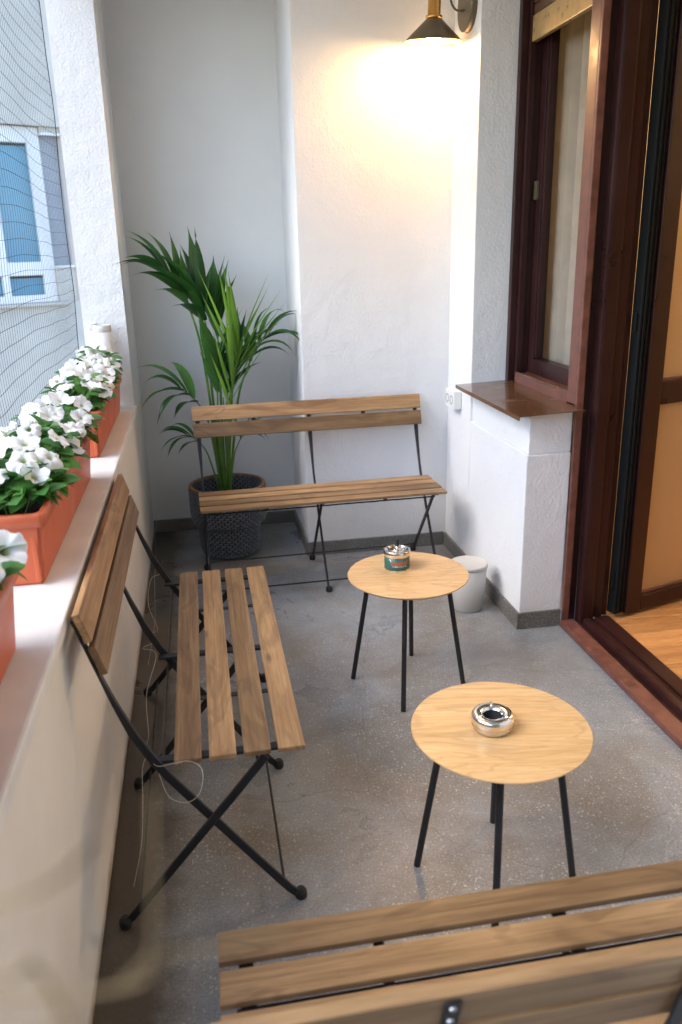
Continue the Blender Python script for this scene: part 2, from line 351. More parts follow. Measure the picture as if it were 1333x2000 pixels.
par = empty('parapet_wall', (0, 0, 0)); tag(par, 'low painted parapet wall carrying the flower troughs', 'wall')
boxo('wall_panel', -.215, 0, YB, YR, -.15, .786, MT['parapet'], par)
boxo('coping', -.23, .013, YB, 4.008, .787, .8205, MT['coping'], par, .006, 2)
pier = boxo('corner_pier', -.195, 0, 4.0126, YR, .7865, ZC, MT['wall'])
tag(pier, 'rough white plastered pier rising at the end of the parapet', 'pillar')
rec = empty('recess_wall', (0, YR, 0)); tag(rec, 'smooth grey-white alcove wall behind the potted palm', 'wall')
o = boxo('wall_panel', -.195, XP+.05, 0.0005, .18, -.15, ZC, MT['wall_smooth'], rec)
boxo('skirting', .001, XP, -.012, 0, .0005, HB, MT['skirt'], rec, .002)
pj = empty('projecting_wall', (XP, YP, 0)); tag(pj, 'white plastered wall lit by the lamp behind the bench', 'wall')
boxo('wall_panel', 0, XW-XP+.2, 0, YR-YP+.15, -.15, ZC-.001, MT['wall'], pj, .006, 2)
boxo('skirting', -.012, XW-XP-.0125, -.012, -.0005, .0005, HB, MT['skirt'], pj, .002)
boxo('skirting', -.012, -.0005, .0005, YR-YP-.013, .0005, HB, MT['skirt'], pj, .002)

sw = empty('side_wall', (XW, YRE, 0)); tag(sw, 'white plastered side wall beside and beneath the brown window', 'wall')
boxo('wall_panel', 0, .25, 0, YP-YRE-.001, -.15, ZC-.001, MT['wall'], sw, .004, 2)
bm = bmesh.new(); box(bm, 0, XF-XW-.001, YL-YRE, -.001, -.15, .742, .006, 2)
finish('low_wall', bm, MT['wall'], sw)
boxo('low_wall_band', .009, XF-XW-.001, YL-YRE+.007, -.001, .7425, .902, MT['wall'], sw, .004, 2)
boxo('skirting', -.012, -.0005, YL-YRE-.012, YP-YRE-.0125, .0005, HB, MT['skirt'], sw, .002)
boxo('skirting', .0, XF-XW-.004, YL-YRE-.012, YL-YRE-.0005, .0005, HB, MT['skirt'], sw, .002)
boxo('lintel', 0, .38, -1.9, -.001, 2.56, ZC-.002, MT['wall'], sw)
nw = tag(boxo('facade_wall', XF, 1.95, YB, 1.72, -.15, ZC-.003, MT['wall']), 'white plastered house wall past the door opening', 'wall')
ew = tag(boxo('end_wall', -.215, XF, YB-.2, YB-.001, -.15, ZC, MT['end']), 'unseen wall closing the other end of the balcony, taupe tone set for bounced light', 'wall')

# room behind the door
tag(boxo('room_floor_bed', 1.9365, 5.0, -.6, 4.2, -.14, .012, MT['oakedge']), kind='structure')
rf = bpy.data.objects['room_floor_bed']; rf.name = 'room_floor'
pl = bmesh.new(); box(pl, -.45, .45, -.0645, .0645, 0, .012, .0012); plm = bpy.data.meshes.new('plank'); pl.to_mesh(plm); pl.free(); plm.materials.append(MT['plank'])
yy = 1.72
for i in range(13):
    for k in range(3):
        x = 2.39 + k*.902 + (i % 3)*.0 
        p = link('plank', plm, None, rf); p.location = (x + (0 if k else 0), yy, .0125)
    yy += .1305
rw = empty('room_walls', (5, 4.2, 0)); tag(rw, 'warm beige painted room walls seen through the open door', 'wall')
boxo('wall_panel', -3.06, .2, 0, .12, -.1, ZC-.004, MT['room'], rw)
boxo('wall_panel', 0.0005, .2, -4.8, -.0005, -.1, ZC-.004, MT['room'], rw)
boxo('wall_panel', -3.06, 0, -4.92, -4.8, -.1, ZC-.004, MT['room'], rw)
gl_o = empty('room_lamp', (3.7, 3.35, ZC-.001)); tag(gl_o, 'glowing globe lamp hung from the ceiling inside the room', 'lamp')
bm = bmesh.new(); tube(bm, [(0, 0, 0), (0, 0, -.42)], .006); finish('cord', bm, MT['black'], gl_o)
bm = bmesh.new(); bmesh.ops.create_uvsphere(bm, u_segments=24, v_segments=14, radius=.14, matrix=Matrix.Translation((0, 0, -.55)))
MT['globe'] = emis('lit_globe', (1, .72, .42), 34); finish('globe', bm, MT['globe'], gl_o, True)

# ------------------------------------------------------------------ window
wd = empty('window', (XF, YL, 0)); tag(wd, 'dark brown wooden window with a half rolled shutter above the metal sill', 'window')
ZT = 2.54
def W(name, x0, x1, y0, y1, z0, z1, mat='mahog', parent=wd, bev=.003):
    return boxo(name, x0-XF, x1-XF, y0-YL, y1-YL, z0, z1, MT[mat], parent, bev, 2)
# far stile, stepped towards the glass (its inner faces look back at the viewer)
fr = W('frame', 1.712, 1.742, 3.535, 3.569, .915, ZT)
W('frame_step', 1.7425, 1.772, 3.515, 3.5685, .915, ZT, parent=fr).location = (0, 0, 0)
W('frame_step', 1.7725, 1.800, 3.525, 3.5685, .915, ZT, parent=fr)
st = W('sash', 1.8005, 1.850, 3.47, 3.5685, .965, ZT)
W('sash_bead', 1.806, 1.835, 3.452, 3.4695, 1.035, ZT, parent=st)
W('sash', 1.8005, 1.850, 2.905, 2.99, .965, ZT)
W('sash', 1.8005, 1.850, 2.9905, 3.4695, .965, 1.033)
W('frame', 1.737, 1.8, 2.966, 3.5145, .915, .963, 'mahog_lit_worn')
W('frame', 1.737, 1.86, 2.9005, 3.569, ZT+.0005, 2.559)
W('pane', 1.824, 1.829, 2.9905, 3.4515, 1.0335, ZT, 'glass', bev=0)
lt = W('latch', 1.786, 1.7995, 3.487, 3.514, 1.70, 1.775, 'shade', bev=.002)
# sill: sloping sheet with folded front lip
bm = bmesh.new(); t = .0025
prism(bm, [(1.474, .900), (1.4765, .900), (1.4785, .9135), (1.736, .9235), (1.736, .926), (1.474, .916)], 'y', 2.80-YL, 3.5665-YL)
bmesh.ops.translate(bm, verts=bm.verts, vec=(-XF, 0, 0)); sl = finish('sill', bm, MT['sill'], wd)
W('sill_upstand', 1.738, 1.7415, 2.9662, 3.514, .9635, .972, 'sill', bev=0)
# part of the low sill that passes the wall corner
# roller shutter
W('shutter_bar', 1.7482, 1.772, 2.966, 3.5145, 2.298, 2.392, 'shutter', bev=.004)
for i in range(4):
    z = 2.395 + i*.039
    W('shutter_slat', 1.752, 1.768, 2.966, 3.5145, z, z+.037, 'shutter2', bev=.006)

# curtain inside the window (folds are real)
bm = bmesh.new(); n = 90; cols = []
for i in range(n+1):
    y = 2.995 + 1.1*i/n; x = 1.915 + .034*math.sin(i*.62) + .012*math.sin(i*.23+1) + .006*math.sin(i*1.7)
    cols.append([bm.verts.new((x, y, z)) for z in (.03, 1.3, 2.55)])
for a, b_ in zip(cols[:-1], cols[1:]):
    for k in range(2): bm.faces.new((a[k], b_[k], b_[k+1], a[k+1]))
cu = finish('curtain', bm, MT['curtain'], None, True); sm = cu.modifiers.new('thickness', 'SOLIDIFY'); sm.thickness = .003
tag(cu, 'beige folded curtain hanging behind the brown window', 'curtain')

# ------------------------------------------------------------------ door
df = empty('door_frame', (XF, YL, 0)); tag(df, 'dark brown wooden door frame with stepped jamb and worn threshold', 'door frame')
def D(name, x0, x1, y0, y1, z0, z1, mat='mahog', bev=.004, parent=df):
    return boxo(name, x0-XF, x1-XF, y0-YL, y1-YL, z0, z1, MT[mat], parent, bev, 2)
jb = D('jamb', XF, 1.764, 2.874, 2.8895, .0, ZT, 'mahog_lit_worn')
D('jamb_face', XF+.001, 1.764, 2.8905, 2.965, .93, ZT, 'mahog_lit_worn', parent=jb)
D('jamb_bead', 1.7645, 1.772, 2.880, 2.8995, .0005, ZT, parent=jb)
D('jamb_groove', 1.7725, 1.799, 2.893, 2.903, .0005, ZT, parent=jb, bev=0)
D('jamb_step', 1.7995, 1.862, 2.846, 2.904, .0005, ZT, bev=.012)
D('jamb_step', 1.8625, 1.905, 2.862, 2.904, .03, ZT)
D('jamb_step', 1.9055, 1.934, 2.876, 2.97, .03, ZT, bev=.003)
D('head', XF, 1.934, 1.7205, 2.99, ZT+.001, 2.559)
D('jamb', XF, 1.934, 1.7205, 1.78, 0, ZT)
th = D('threshold', XF-.012, 1.786, 1.7805, 2.8735, .0005, .028, 'mahog_lit_worn', .006)
D('threshold_groove', 1.7865, 1.812, 1.7805, 2.845, .0005, .018, 'mahog', .001)
D('threshold_rail', 1.8125, 1.845, 1.7805, 2.845, .0005, .040, 'mahog', .010)
D('threshold_rail', 1.8455, 1.872, 1.7805, 2.861, .0005, .026, 'mahog', .002)
D('threshold_rail', 1.8725, 1.936, 1.7805, 2.861, .0005, .034, 'mahog', .004)

leaf = empty('door_leaf', (1.952, 2.826, 0), R(17)); tag(leaf, 'open brown door leaf with frosted amber glass panels', 'door')
def Lf(name, x0, x1, y0, y1, z0, z1, mat='mahog', bev=.004): return boxo(name, x0, x1, y0, y1, z0, z1, MT[mat], leaf, bev, 2)
Z0, Z1 = .040, 2.50
Lf('stile', .052, .135, .0, .058, Z0, Z1); Lf('stile', .745, .83, .0, .058, Z0, Z1)
Lf('edge_strip', .0, .0515, .012, .058, Z0+.004, Z1, 'gasket', .006)
Lf('gasket', .012, .022, .0065, .0115, Z0+.01, Z1, 'gasket', .002); Lf('gasket', .032, .041, .0065, .0115, Z0+.01, Z1, 'gasket', .002)
Lf('rail', .1355, .7445, .0, .058, Z0, .105); Lf('rail', .1355, .7445, .0, .058, .915, 1.005); Lf('rail', .1355, .7445, .0, .058, 2.40, Z1)
Lf('pane', .1355, .7445, .026, .031, .1055, .9145, 'frost', 0); Lf('pane', .1355, .7445, .026, .031, 1.0055, 2.3995, 'frost', 0)
for z0, z1 in ((.1055, .9145), (1.0055, 2.3995)):
    Lf('glazing_bead', .1355, .146, .012, .0255, z0, z1, 'mahog_lit_worn', .002); Lf('glazing_bead', .1465, .7445, .012, .0255, z0, z0+.010, 'mahog_lit_worn', .002)
for z in (.16, 1.2):
    bm = bmesh.new(); tube(bm, [(-.006, .030, z), (-.006, .030, z+.07)], .006, 10); finish('hinge', bm, MT['gasket'], leaf)

# ------------------------------------------------------------------ wall lamp
lp = empty('wall_lamp', (XW, 3.71, 2.47)); tag(lp, 'lit wall lamp with black cone shade and brass socket', 'lamp')
bm = bmesh.new(); lathe(bm, [(0, 0), (.095, 0), (.097, .003), (.097, .022), (.094, .026), (0, .026)], 48)
bmesh.ops.rotate(bm, verts=bm.verts, cent=(0, 0, 0), matrix=Matrix.Rotation(-math.pi/2, 3, 'Y')); finish('back_plate', bm, MT['shade'], lp, False)
LX = -.155
bm = bmesh.new(); tube(bm, catmull([(-.02, 0, -.015), (-.055, 0, -.018), (-.080, 0, .005), (-.095, 0, .06), (-.12, 0, .10), (LX, 0, .085), (LX, 0, .03)], 7), .0045, 10); finish('arm', bm, MT['shade'], lp, True)
bm = bmesh.new(); lathe(bm, [(0, .034), (.012, .034), (.023, .026), (.027, .018), (.027, -.035), (.035, -.037), (.035, -.047), (.026, -.049), (0, -.049)], 32, (LX, 0)); finish('socket', bm, MT['brass'], lp, True).rotation_euler.x = R(6)
bm = bmesh.new(); lathe(bm, [(.030, -.0485), (.034, -.05), (.121, -.130), (.1215, -.132), (.1205, -.132)], 56, (LX, 0)); sh = finish('shade', bm, MT['shade'], lp, True); sh.rotation_euler.x = R(6)
bm = bmesh.new(); lathe(bm, [(.1195, -.1315), (.033, -.052), (.0, -.0515)], 56, (LX, 0)); finish('shade_lining', bm, MT['shade_in'], sh, True)
bm = bmesh.new(); lathe(bm, [(.013, -.056), (.014, -.075), (.024, -.098), (.030, -.118), (.029, -.138), (.020, -.153), (0, -.159)], 24, (LX, 0)); finish('bulb', bm, MT['bulb'], lp, True).rotation_euler.x = R(6)

# wall socket outlet
so_ = empty('power_outlet', (XW, 3.765, .815)); tag(so_, 'white double power outlet on the side wall next to the sill', 'outlet')
boxo('housing', -.042, -.0005, -.065, .065, -.045, .045, MT['socket'], so_, .006, 2)
for y in (-.032, .032):
    bm = bmesh.new(); lathe(bm, [(.0, -.004), (.016, -.004), (.017, 0), (.0225, .0005), (.0225, -.006)], 24)
    bmesh.ops.rotate(bm, verts=bm.verts, cent=(0, 0, 0), matrix=Matrix.Rotation(-math.pi/2, 3, 'Y')); h = finish('well', bm, MT['hole'], so_, True); h.location = (-.043, y, 0)

# ------------------------------------------------------------------ benches
BL, SW, SG, ST = 1.122, .0615, .0165, .0125
BD = 4*SW + 3*SG
def slat_mesh(wd_, th):
    bm = bmesh.new(); box(bm, -BL/2, BL/2, -wd_/2, wd_/2, -th/2, th/2, .0025, 2)
    me = bpy.data.meshes.new('slat'); bm.to_mesh(me); bm.free(); me.materials.append(MT['slat']); return me
SEAT_ME, BACK_ME = slat_mesh(SW, ST), slat_mesh(.069, .016)
FR = (-BL/2+.024, 0, BL/2-.024)
BPATH = [(-.179, .803), (-.158, .735), (-.137, .665), (-.116, .60), (-.082, .51), (-.050, .448), (-.018, .395), (.05, .300), (.16, .148), (.245, .032), (.262, .015), (.275, .012)]
APATH = [(.205, .424), (.12, .322), (.02, .205), (-.10, .063), (-.135, .022), (-.152, .012)]
def mesh_of(fn, mat):
    bm = bmesh.new(); fn(bm); me = bpy.data.meshes.new('part'); bm.to_mesh(me); bm.free(); me.materials.append(mat); return me
def bar(P, off):
    def f(bm):
        pts = [(off, u, z) for u, z in P]; n = len(P)
        fl = [(.0042, .010)]*n
        if len(P) == len(BPATH): fl = [(.010, .003)]*3 + [(.0075, .006)] + [(.0042, .010)]*(n-4)
        tube(bm, pts, 0, flat=fl, up=(1, 0, 0))
    return f
BACKLEG = mesh_of(bar(BPATH, 0), MT['black']); FRONTLEG = mesh_of(bar(APATH, 0.0095), MT['black'])
FOOT = mesh_of(lambda bm: lathe(bm, [(0, 0), (.013, 0), (.015, .004), (.015, .018), (.010, .026), (0, .027)], 14), MT['rubber'])
SUPPORT = mesh_of(lambda bm: box(bm, -.012, .012, -.055, BD-.03, .4245, .4322, .001), MT['black'])
STRAP = mesh_of(lambda bm: box(bm, -.009, .009, .012, BD-.012, .4285, .4322, .001), MT['black'])
ROD = mesh_of(lambda bm: tube(bm, [(FR[0], 0, 0), (FR[2], 0, 0)], .0037, 8), MT['black'])
BTAB = mesh_of(lambda bm: box(bm, -.010, .010, -.067, .067, .0085, .0125, .001), MT['black'])
SCREW = mesh_of(lambda bm: lathe(bm, [(.0045, 0), (.0038, .0018), (0, .0022)], 10), MT['screw'])
BT = math.atan2(.803-.665, .179-.137)      # backrest slope
BACKLEG2 = mesh_of(bar([(-.147, .732), (-.131, .675), (-.114, .61), (-.100, .565)] + BPATH[4:], 0), MT['black'])
def bench(loc, rz, label, low=False):
    b = empty('folding_bench', loc, rz); tag(b, label, 'bench', 'wooden folding benches')
    for k in range(4):
        s = link('seat_slat', SEAT_ME, None, b); s.location = (0, SW/2 + k*(SW+SG), .450-ST/2-.0005)
        s.rotation_euler.x = random.choice((0, math.pi)); s.rotation_euler.z = random.choice((0, math.pi))
    cx, cz = (-.119, .684) if low else (-.146, .752); du, dz = math.cos(BT)*-1, math.sin(BT)
    q = math.pi - BT
    for k, d in enumerate((-.0405, .0405)):
        s = link('back_slat', BACK_ME, None, b); s.location = (0, cx + du*d, cz + dz*d); s.rotation_euler.x = q
        if k: s.rotation_euler.z = 0
    # plane normal pointing forward is (sin, cos); posts and tabs sit behind the slats
    for x in FR:
        p = link('back_leg', BACKLEG2 if low else BACKLEG, None, b); p.location = (x, 0, 0)
        f = link('foot', FOOT, None, p); f.location = (0, .272, 0)
        p2 = link('front_leg', FRONTLEG, None, b); p2.location = (x, 0, 0)
        f = link('foot', FOOT, None, p2); f.location = (.0095, -.150, 0)
        s = link('seat_support', SUPPORT, None, b); s.location = (x + (-.0175 if x > 0 else .0195), 0, 0)
    TX = -BL/4 - .018 if low else -BL/4 + .01
    for x in (TX, BL/4-.01):
        s = link('seat_strap', STRAP, None, b); s.location = (x, 0, 0)
        s = link('back_tab', BTAB, None, b); s.location = (x, cx, cz); s.rotation_euler.x = q
    for x in (*FR, TX, BL/4-.01):
        for d in (-.055, -.027, .027, .055):
            s = link('screw', SCREW, None, b); off = .0126 if x in (TX, BL/4-.01) else .0145
            s.location = (x, cx + du*d - off*math.sin(BT), cz + dz*d - off*math.cos(BT)); s.rotation_euler.x = q
    for u, z in ((.234, .040), (-.112, .050), (.187, .395), (-.030, .400)):
        r = link('cross_rod', ROD, None, b); r.location = (0, u, z)
    return b
a = .0233
bench((.2815 + math.cos(a)*BL/2 - math.sin(a)*BD, 3.4076 + math.sin(a)*BL/2 + math.cos(a)*BD, 0), math.pi + a, 'wooden slat bench in front of the potted palm and lamp wall')
bench((.2005, 1.588 + BL/2, 0), -math.pi/2, 'wooden slat bench with its back against the flower parapet')
bench((.281 + BL/2, 1.088 - BD, 0), 0, 'wooden slat bench seen from behind with screwed black brackets on its backrest', True)

# ------------------------------------------------------------------ tables
TR, TZ = .213, .43
TOP = mesh_of(lambda bm: lathe(bm, [(0, TZ-.012), (TR-.012, TZ-.012), (TR-.001, TZ-.004), (TR, TZ-.002), (TR-.001, TZ), (0, TZ)], 96), MT['oak'])
BAND = mesh_of(lambda bm: lathe(bm, [(TR-.0125, TZ-.0122), (TR-.001, TZ-.0042), (TR+.0004, TZ-.0022), (TR-.0002, TZ-.0008)], 96), MT['oakedge'])
def table(loc, ang, feet, label):
    t = empty('side_table', loc, 0); tag(t, label, 'table', 'round side tables')
    top = link('tabletop', TOP, None, t); top.rotation_euler.z = ang
    link('edge_band', BAND, None, t)
    for fx_, fy_ in feet:
        bm = bmesh.new(); k = .68
        tube(bm, [(fx_, fy_, .001), (fx_*k, fy_*k, TZ-.0125)], .0088, 14); lg = finish('leg', bm, MT['black'], t, False)
    bm = bmesh.new()
    P = [Vector((x*.68, y*.68, TZ-.019)) for x, y in feet]
    tube(bm, [P[0], P[2]], 0, flat=(.003, .010), up=(0, 0, 1)); tube(bm, [P[1]+Vector((0, 0, -.0065)), P[3]+Vector((0, 0, -.0065))], 0, flat=(.003, .010), up=(0, 0, 1))
    finish('cross_brace', bm, MT['black'], t)
    return t
T1 = (.992, 2.568); T2 = (.966, 1.592)
def sq(a, r): return [(r*math.cos(a+k*math.pi/2), r*math.sin(a+k*math.pi/2)) for k in range(4)]
table((*T1, 0), R(-8), sq(math.atan2(2.633-T1[1], .799-T1[0]), .203), 'round oak side table carrying the green can ashtray')
table((*T2, 0), R(-10), sq(math.atan2(1.657-T2[1], .783-T2[0]), .196), 'round oak side table carrying the low steel ashtray')

# ------------------------------------------------------------------ ashtrays
ca = empty('can_ashtray', (.968, 2.632, TZ)); tag(ca, 'green printed can ashtray with chrome push lid and black knob', 'ashtray')
bm = bmesh.new(); lathe(bm, [(0, 0), (.044, 0), (.0455, .002), (.0455, .056), (0, .056)], 48); bd = finish('can_body', bm, MT['can'], ca, True)
bm = bmesh.new(); lathe(bm, [(.0457, .0), (.0465, .002), (.0457, .004)], 48); finish('bottom_seam', bm, MT['steel'], ca, True)
bm = bmesh.new(); lathe(bm, [(.0462, .050), (.0475, .053), (.0475, .068), (.0465, .0705), (.043, .071), (.041, .068), (.024, .057), (.012, .0565), (0, .0565)], 48); finish('lid', bm, MT['chrome'], ca, True)
bm = bmesh.new(); lathe(bm, [(0, .056), (.0085, .056), (.0065, .066), (.0045, .085), (0, .085)], 20); st_ = finish('spindle', bm, MT['chrome'], ca, True)
for an in (R(30), R(210)):
    bm = bmesh.new(); tube(bm, [(.004*math.cos(an), .004*math.sin(an), .062), (.041*math.cos(an), .041*math.sin(an), .0685)], 0, flat=(.0015, .004), up=(0, 0, 1)); finish('lid_wing', bm, MT['chrome'], ca)
bm = bmesh.new(); lathe(bm, [(0, .083), (.0062, .083), (.0068, .086), (.0068, .105), (.0055, .108), (0, .108)], 18); finish('knob', bm, MT['rubber'], ca, True)
# print: unreadable at this size, kept as a red banner of strokes over a row of pale strokes and a small pale bird-like mark
def patch(a0, a1, z0, z1, mat, name, skew=0):
    bm = bmesh.new(); n = 5; r = .0459; lo = []; hi = []
    for i in range(n+1):
        t = a0 + (a1-a0)*i/n; s = skew*i/n
        lo.append(bm.verts.new((r*math.cos(t), r*math.sin(t), z0+s))); hi.append(bm.verts.new((r*math.cos(t), r*math.sin(t), z1+s)))
    for i in range(n): bm.faces.new((lo[i], lo[i+1], hi[i+1], hi[i]))
    return finish(name, bm, mat, bd)
A0 = R(-90-9)        # towards the benches
for i in range(9):
    t = A0 + R(-32 + i*9); patch(t, t+R(7.2), .0225 + .0004*i, .0335 + .0005*i + .0012*((i*7) % 3), MT['red_print'], 'red_stroke', .0006)
for i in range(11):
    t = A0 + R(-24 + i*6); patch(t, t+R(random.choice((1.6, 3.2))), .0165, .0225, MT['white_print'], 'pale_stroke')
patch(A0+R(-40), A0+R(-33), .042, .047, MT['white_print'], 'bird_mark', -.004); patch(A0+R(-36), A0+R(-31), .036, .0395, MT['white_print'], 'bird_mark', .001)

sa = empty('steel_ashtray', (.946, 1.594, TZ)); tag(sa, 'low round stainless steel ashtray with hollow centre', 'ashtray')
bm = bmesh.new(); lathe(bm, [(0, 0), (.041, 0), (.0455, .004), (.0475, .0085), (.0490, .013), (.0480, .0145), (.0490, .016), (.0495, .022)], 56); finish('bowl', bm, MT['steel'], sa, True)
bm = bmesh.new(); lathe(bm, [(.0497, .0215), (.0502, .027), (.0495, .036), (.0465, .0405), (.041, .0420), (.031, .0412), (.0265, .0400), (.0240, .037), (.0225, .0345)], 56); ld = finish('lid', bm, MT['chrome'], sa, True)
for an in (R(75), R(195), R(315)):
    bm = bmesh.new(); tube(bm, [(.0275*math.cos(an), .0275*math.sin(an), .0405), (.036*math.cos(an), .036*math.sin(an), .0420), (.0455*math.cos(an), .0455*math.sin(an), .0412)], .0026, 10); finish('rest_rib', bm, MT['chrome'], ld, True)
bm = bmesh.new(); lathe(bm, [(.0224, .0343), (.0215, .010), (.019, .006), (0, .006)], 32); finish('shaded_inner_cup', bm, MT['rubber'], sa, True)  # black cup added: shade of the steel hollow put into its colour

# ------------------------------------------------------------------ bin
bn = empty('waste_bin', (1.412, 3.135, 0)); tag(bn, 'small grey plastic waste bin with flat lid by the low wall', 'bin')
bm = bmesh.new(); lathe(bm, [(0, .001), (.062, .001), (.065, .005), (.0805, .197), (0, .197)], 48); finish('body', bm, MT['bin'], bn, True)
bm = bmesh.new(); lathe(bm, [(.0795, .196), (.0818, .1975), (.0825, .210), (.081, .2135), (.078, .214), (.0755, .2125), (0, .2122)], 48); finish('lid', bm, MT['bin_lid'], bn, True)
for n_ in ('body', 'lid'): pass

# ------------------------------------------------------------------ wicker basket
bk = empty('wicker_basket', (.420, 4.095, 0)); tag(bk, 'two-tier dark grey wicker basket with brown rim under the palm', 'basket')
PROF = [(.135, .002), (.150, .02), (.157, .06), (.158, .185)]
UP = [(.170, .172), (.190, .19), (.195, .24), (.196, .372)]
def prof_at(P, z):
    for (r0, z0), (r1, z1) in zip(P[:-1], P[1:]):
        if z0 <= z <= z1: return r0 + (r1-r0)*(z-z0)/(z1-z0)
    return P[-1][0]
def weave(P, z0, z1, rows, n, name, inner=False):
    bm = bmesh.new(); dh = (z1-z0)/rows
    for k in range(rows):
        z = z0 + (k+.5)*dh; r = prof_at(P, z)
        for i in range(n):
            t0 = 2*math.pi*(i + .5*(k % 2))/n; w_ = 2*math.pi/n*1.04
            s = -1 if inner else 1; V = []
            for fu in (0, .25, .5, .75, 1):
                t = t0 + w_*(fu-.5); bulge = math.sin(fu*math.pi)
                for fv, o in ((-.5, 0), (0, .0045), (.5, 0)):
                    rr = r + s*(-.006 + bulge*(.0085 + o)); hh = z + fv*dh*(.55 + .38*bulge)
                    V.append(bm.verts.new((rr*math.cos(t), rr*math.sin(t), hh)))
            for a_ in range(4):
                for b_ in range(2):
                    q0 = a_*3 + b_; f = (V[q0], V[q0+3], V[q0+4], V[q0+1]); bm.faces.new(f if not inner else f[::-1])
    o = finish(name, bm, MT['weave'], bk, True); o['kind'] = 'stuff'; return o
weave(PROF, .006, .178, 13, 32, 'lower_weave'); weave(UP, .180, .366, 14, 38, 'upper_weave')
IN = [(r-.014, z) for r, z in UP]
weave(IN, .25, .366, 9, 38, 'inner_weave', True)
bm = bmesh.new(); lathe(bm, [(0, .002), (.132, .002), (.147, .02), (.154, .06), (.155, .174), (.168, .174), (.187, .19), (.192, .24), (.1925, .366), (.184, .366), (.183, .24), (.183, .236), (0, .236)], 56); finish('lining', bm, MT['weave_in'], bk, True)
bm = bmesh.new(); n = 110
for k in range(2):
    pts = []
    for i in range(n*2+1):
        t = 2*math.pi*i/(n*2); ph = t*38 + k*math.pi
        rr = .189 + .004*math.cos(ph); pts.append((rr*math.cos(t), rr*math.sin(t), .369 + .004*math.sin(ph)))
    tube(bm, pts, .0062, 6, False)
finish('rim', bm, MT['wicker_rim'], bk, True)
sp_ = boxo('dummy', 0, 1, 0, 1, 0, 1, MT['soil']); bpy.data.objects.remove(sp_)

# ------------------------------------------------------------------ palm
pm = empty('potted_palm', (.420, 4.095, .236)); tag(pm, 'tall green kentia-like palm with arching fronds in the wicker basket', 'palm')
PO = Vector((.420, 4.095, .236))
bm = bmesh.new(); lathe(bm, [(.18, .002), (.12, .012), (.05, .02), (0, .022)], 40)
for v in bm.verts: v.co.z += random.uniform(-.004, .006)
finish('soil', bm, MT['soil'], pm)
def leaflet(parent, base, d, side, L, wid, droop, mat, nseg=9):
    bm = bmesh.new(); p = Vector(base); d = Vector(d).normalized(); up = Vector((0, 0, 1)); rows = []
    for i in range(nseg+1):
        t = i/nseg
        wv = wid*max(.06, (math.sin(math.pi*min(1, t*.93+.07)**.8)))*(1 if t < .6 else (1-((t-.6)/.4)**1.6*.9))
        s = d.cross(up)
        if s.length < .12: s = Vector(side)
        s = (s.normalized()*.72 + Vector(side)*.28); s = (s - d*s.dot(d)).normalized(); nn = s.cross(d).normalized()
        c = nn*wv*.32
        rows.append([bm.verts.new(p + s*wv + c), bm.verts.new(p + s*wv*.5 + c*.42), bm.verts.new(p), bm.verts.new(p - s*wv*.5 + c*.42), bm.verts.new(p - s*wv + c)])
        d = (d + Vector((0, 0, -1))*droop*(.35+1.5*t)/nseg).normalized(); p = p + d*(L/nseg)
    for a_, b_ in zip(rows[:-1], rows[1:]):
        for k in range(4): bm.faces.new((a_[k], a_[k+1], b_[k+1], b_[k]))
    return finish('leaflet', bm, mat, parent, True)
def frond(path, L, wid, n, t0, spread, droop, mat, r0=.0075, seed=0):
    rnd = random.Random(seed); P = [Vector(p)-PO for p in path]; P[0] = Vector((P[0].x*.55, P[0].y*.55, .012)); C_ = catmull(P, 8); m = len(C_)
    bm = bmesh.new(); tube(bm, C_, [r0*(1-.8*i/(m-1)) for i in range(m)], 8); f = finish('frond', bm, MT['petiole'], pm, True)
    for k in range(n):
        u = t0 + (1-t0)*(k+.3)/n; i = min(m-2, int(u*(m-1))); p = C_[i].lerp(C_[i+1], u*(m-1)-i); tg = (C_[i+1]-C_[i]).normalized()
        s = tg.cross(Vector((.15, -.6, .8))).normalized()*(1 if k % 2 else -1)
        sp = spread*(1.15 - .75*(k/n)); d = tg*(1.0) + s*sp*rnd.uniform(.8, 1.2) + Vector((rnd.uniform(-.08, .08), rnd.uniform(-.25, .1), rnd.uniform(-.02, .14)))
        ll = L*(.72 + .5*math.sin(math.pi*(k+.8)/(n+.4)))*rnd.uniform(.88, 1.1)
        leaflet(f, p, d, s, ll, wid*rnd.uniform(.8, 1.15), droop*rnd.uniform(.7, 1.35), mat)
frond([(.387,4.1,.358),(.35,4.08,.98),(.305,4.05,1.24),(.25,4.03,1.37),(.185,4.02,1.45)], .25, .028, 11, .55, .55, .95, MT['palm'], seed=1)
frond([(.387,4.1,.358),(.373,4.1,.968),(.375,4.1,1.13),(.36,4.08,1.24),(.335,4.07,1.32)], .29, .034, 8, .64, .48, .75, MT['palm'], seed=2)
frond([(.398,4.1,.357),(.42,4.15,.88),(.425,4.17,1.05),(.425,4.18,1.16),(.415,4.18,1.24)], .30, .034, 8, .62, .36, .45, MT['palm'], seed=3)
frond([(.408,4.1,.356),(.467,4.05,.80),(.487,4.0,.93),(.505,3.98,1.02),(.52,3.96,1.10)], .40, .013, 12, .52, .52, .10, MT['palm_new'], .0085, seed=14)
frond([(.421,4.1,.355),(.498,4.1,.78),(.56,4.1,.96),(.62,4.1,1.07),(.68,4.09,1.13)], .24, .021, 9, .55, .55, 1.9, MT['palm'], seed=5)
frond([(.382,4.1,.358),(.355,4.05,.66),(.325,4.0,.78),(.27,3.98,.86),(.22,3.96,.90)], .23, .027, 6, .60, .70, 1.5, MT['palm'], .006, seed=6)
frond([(.382,4.1,.358),(.345,4.05,.50),(.315,4.02,.59),(.27,4.0,.645),(.235,3.99,.665)], .17, .018, 6, .62, .75, 1.5, MT['palm'], .005, seed=7)
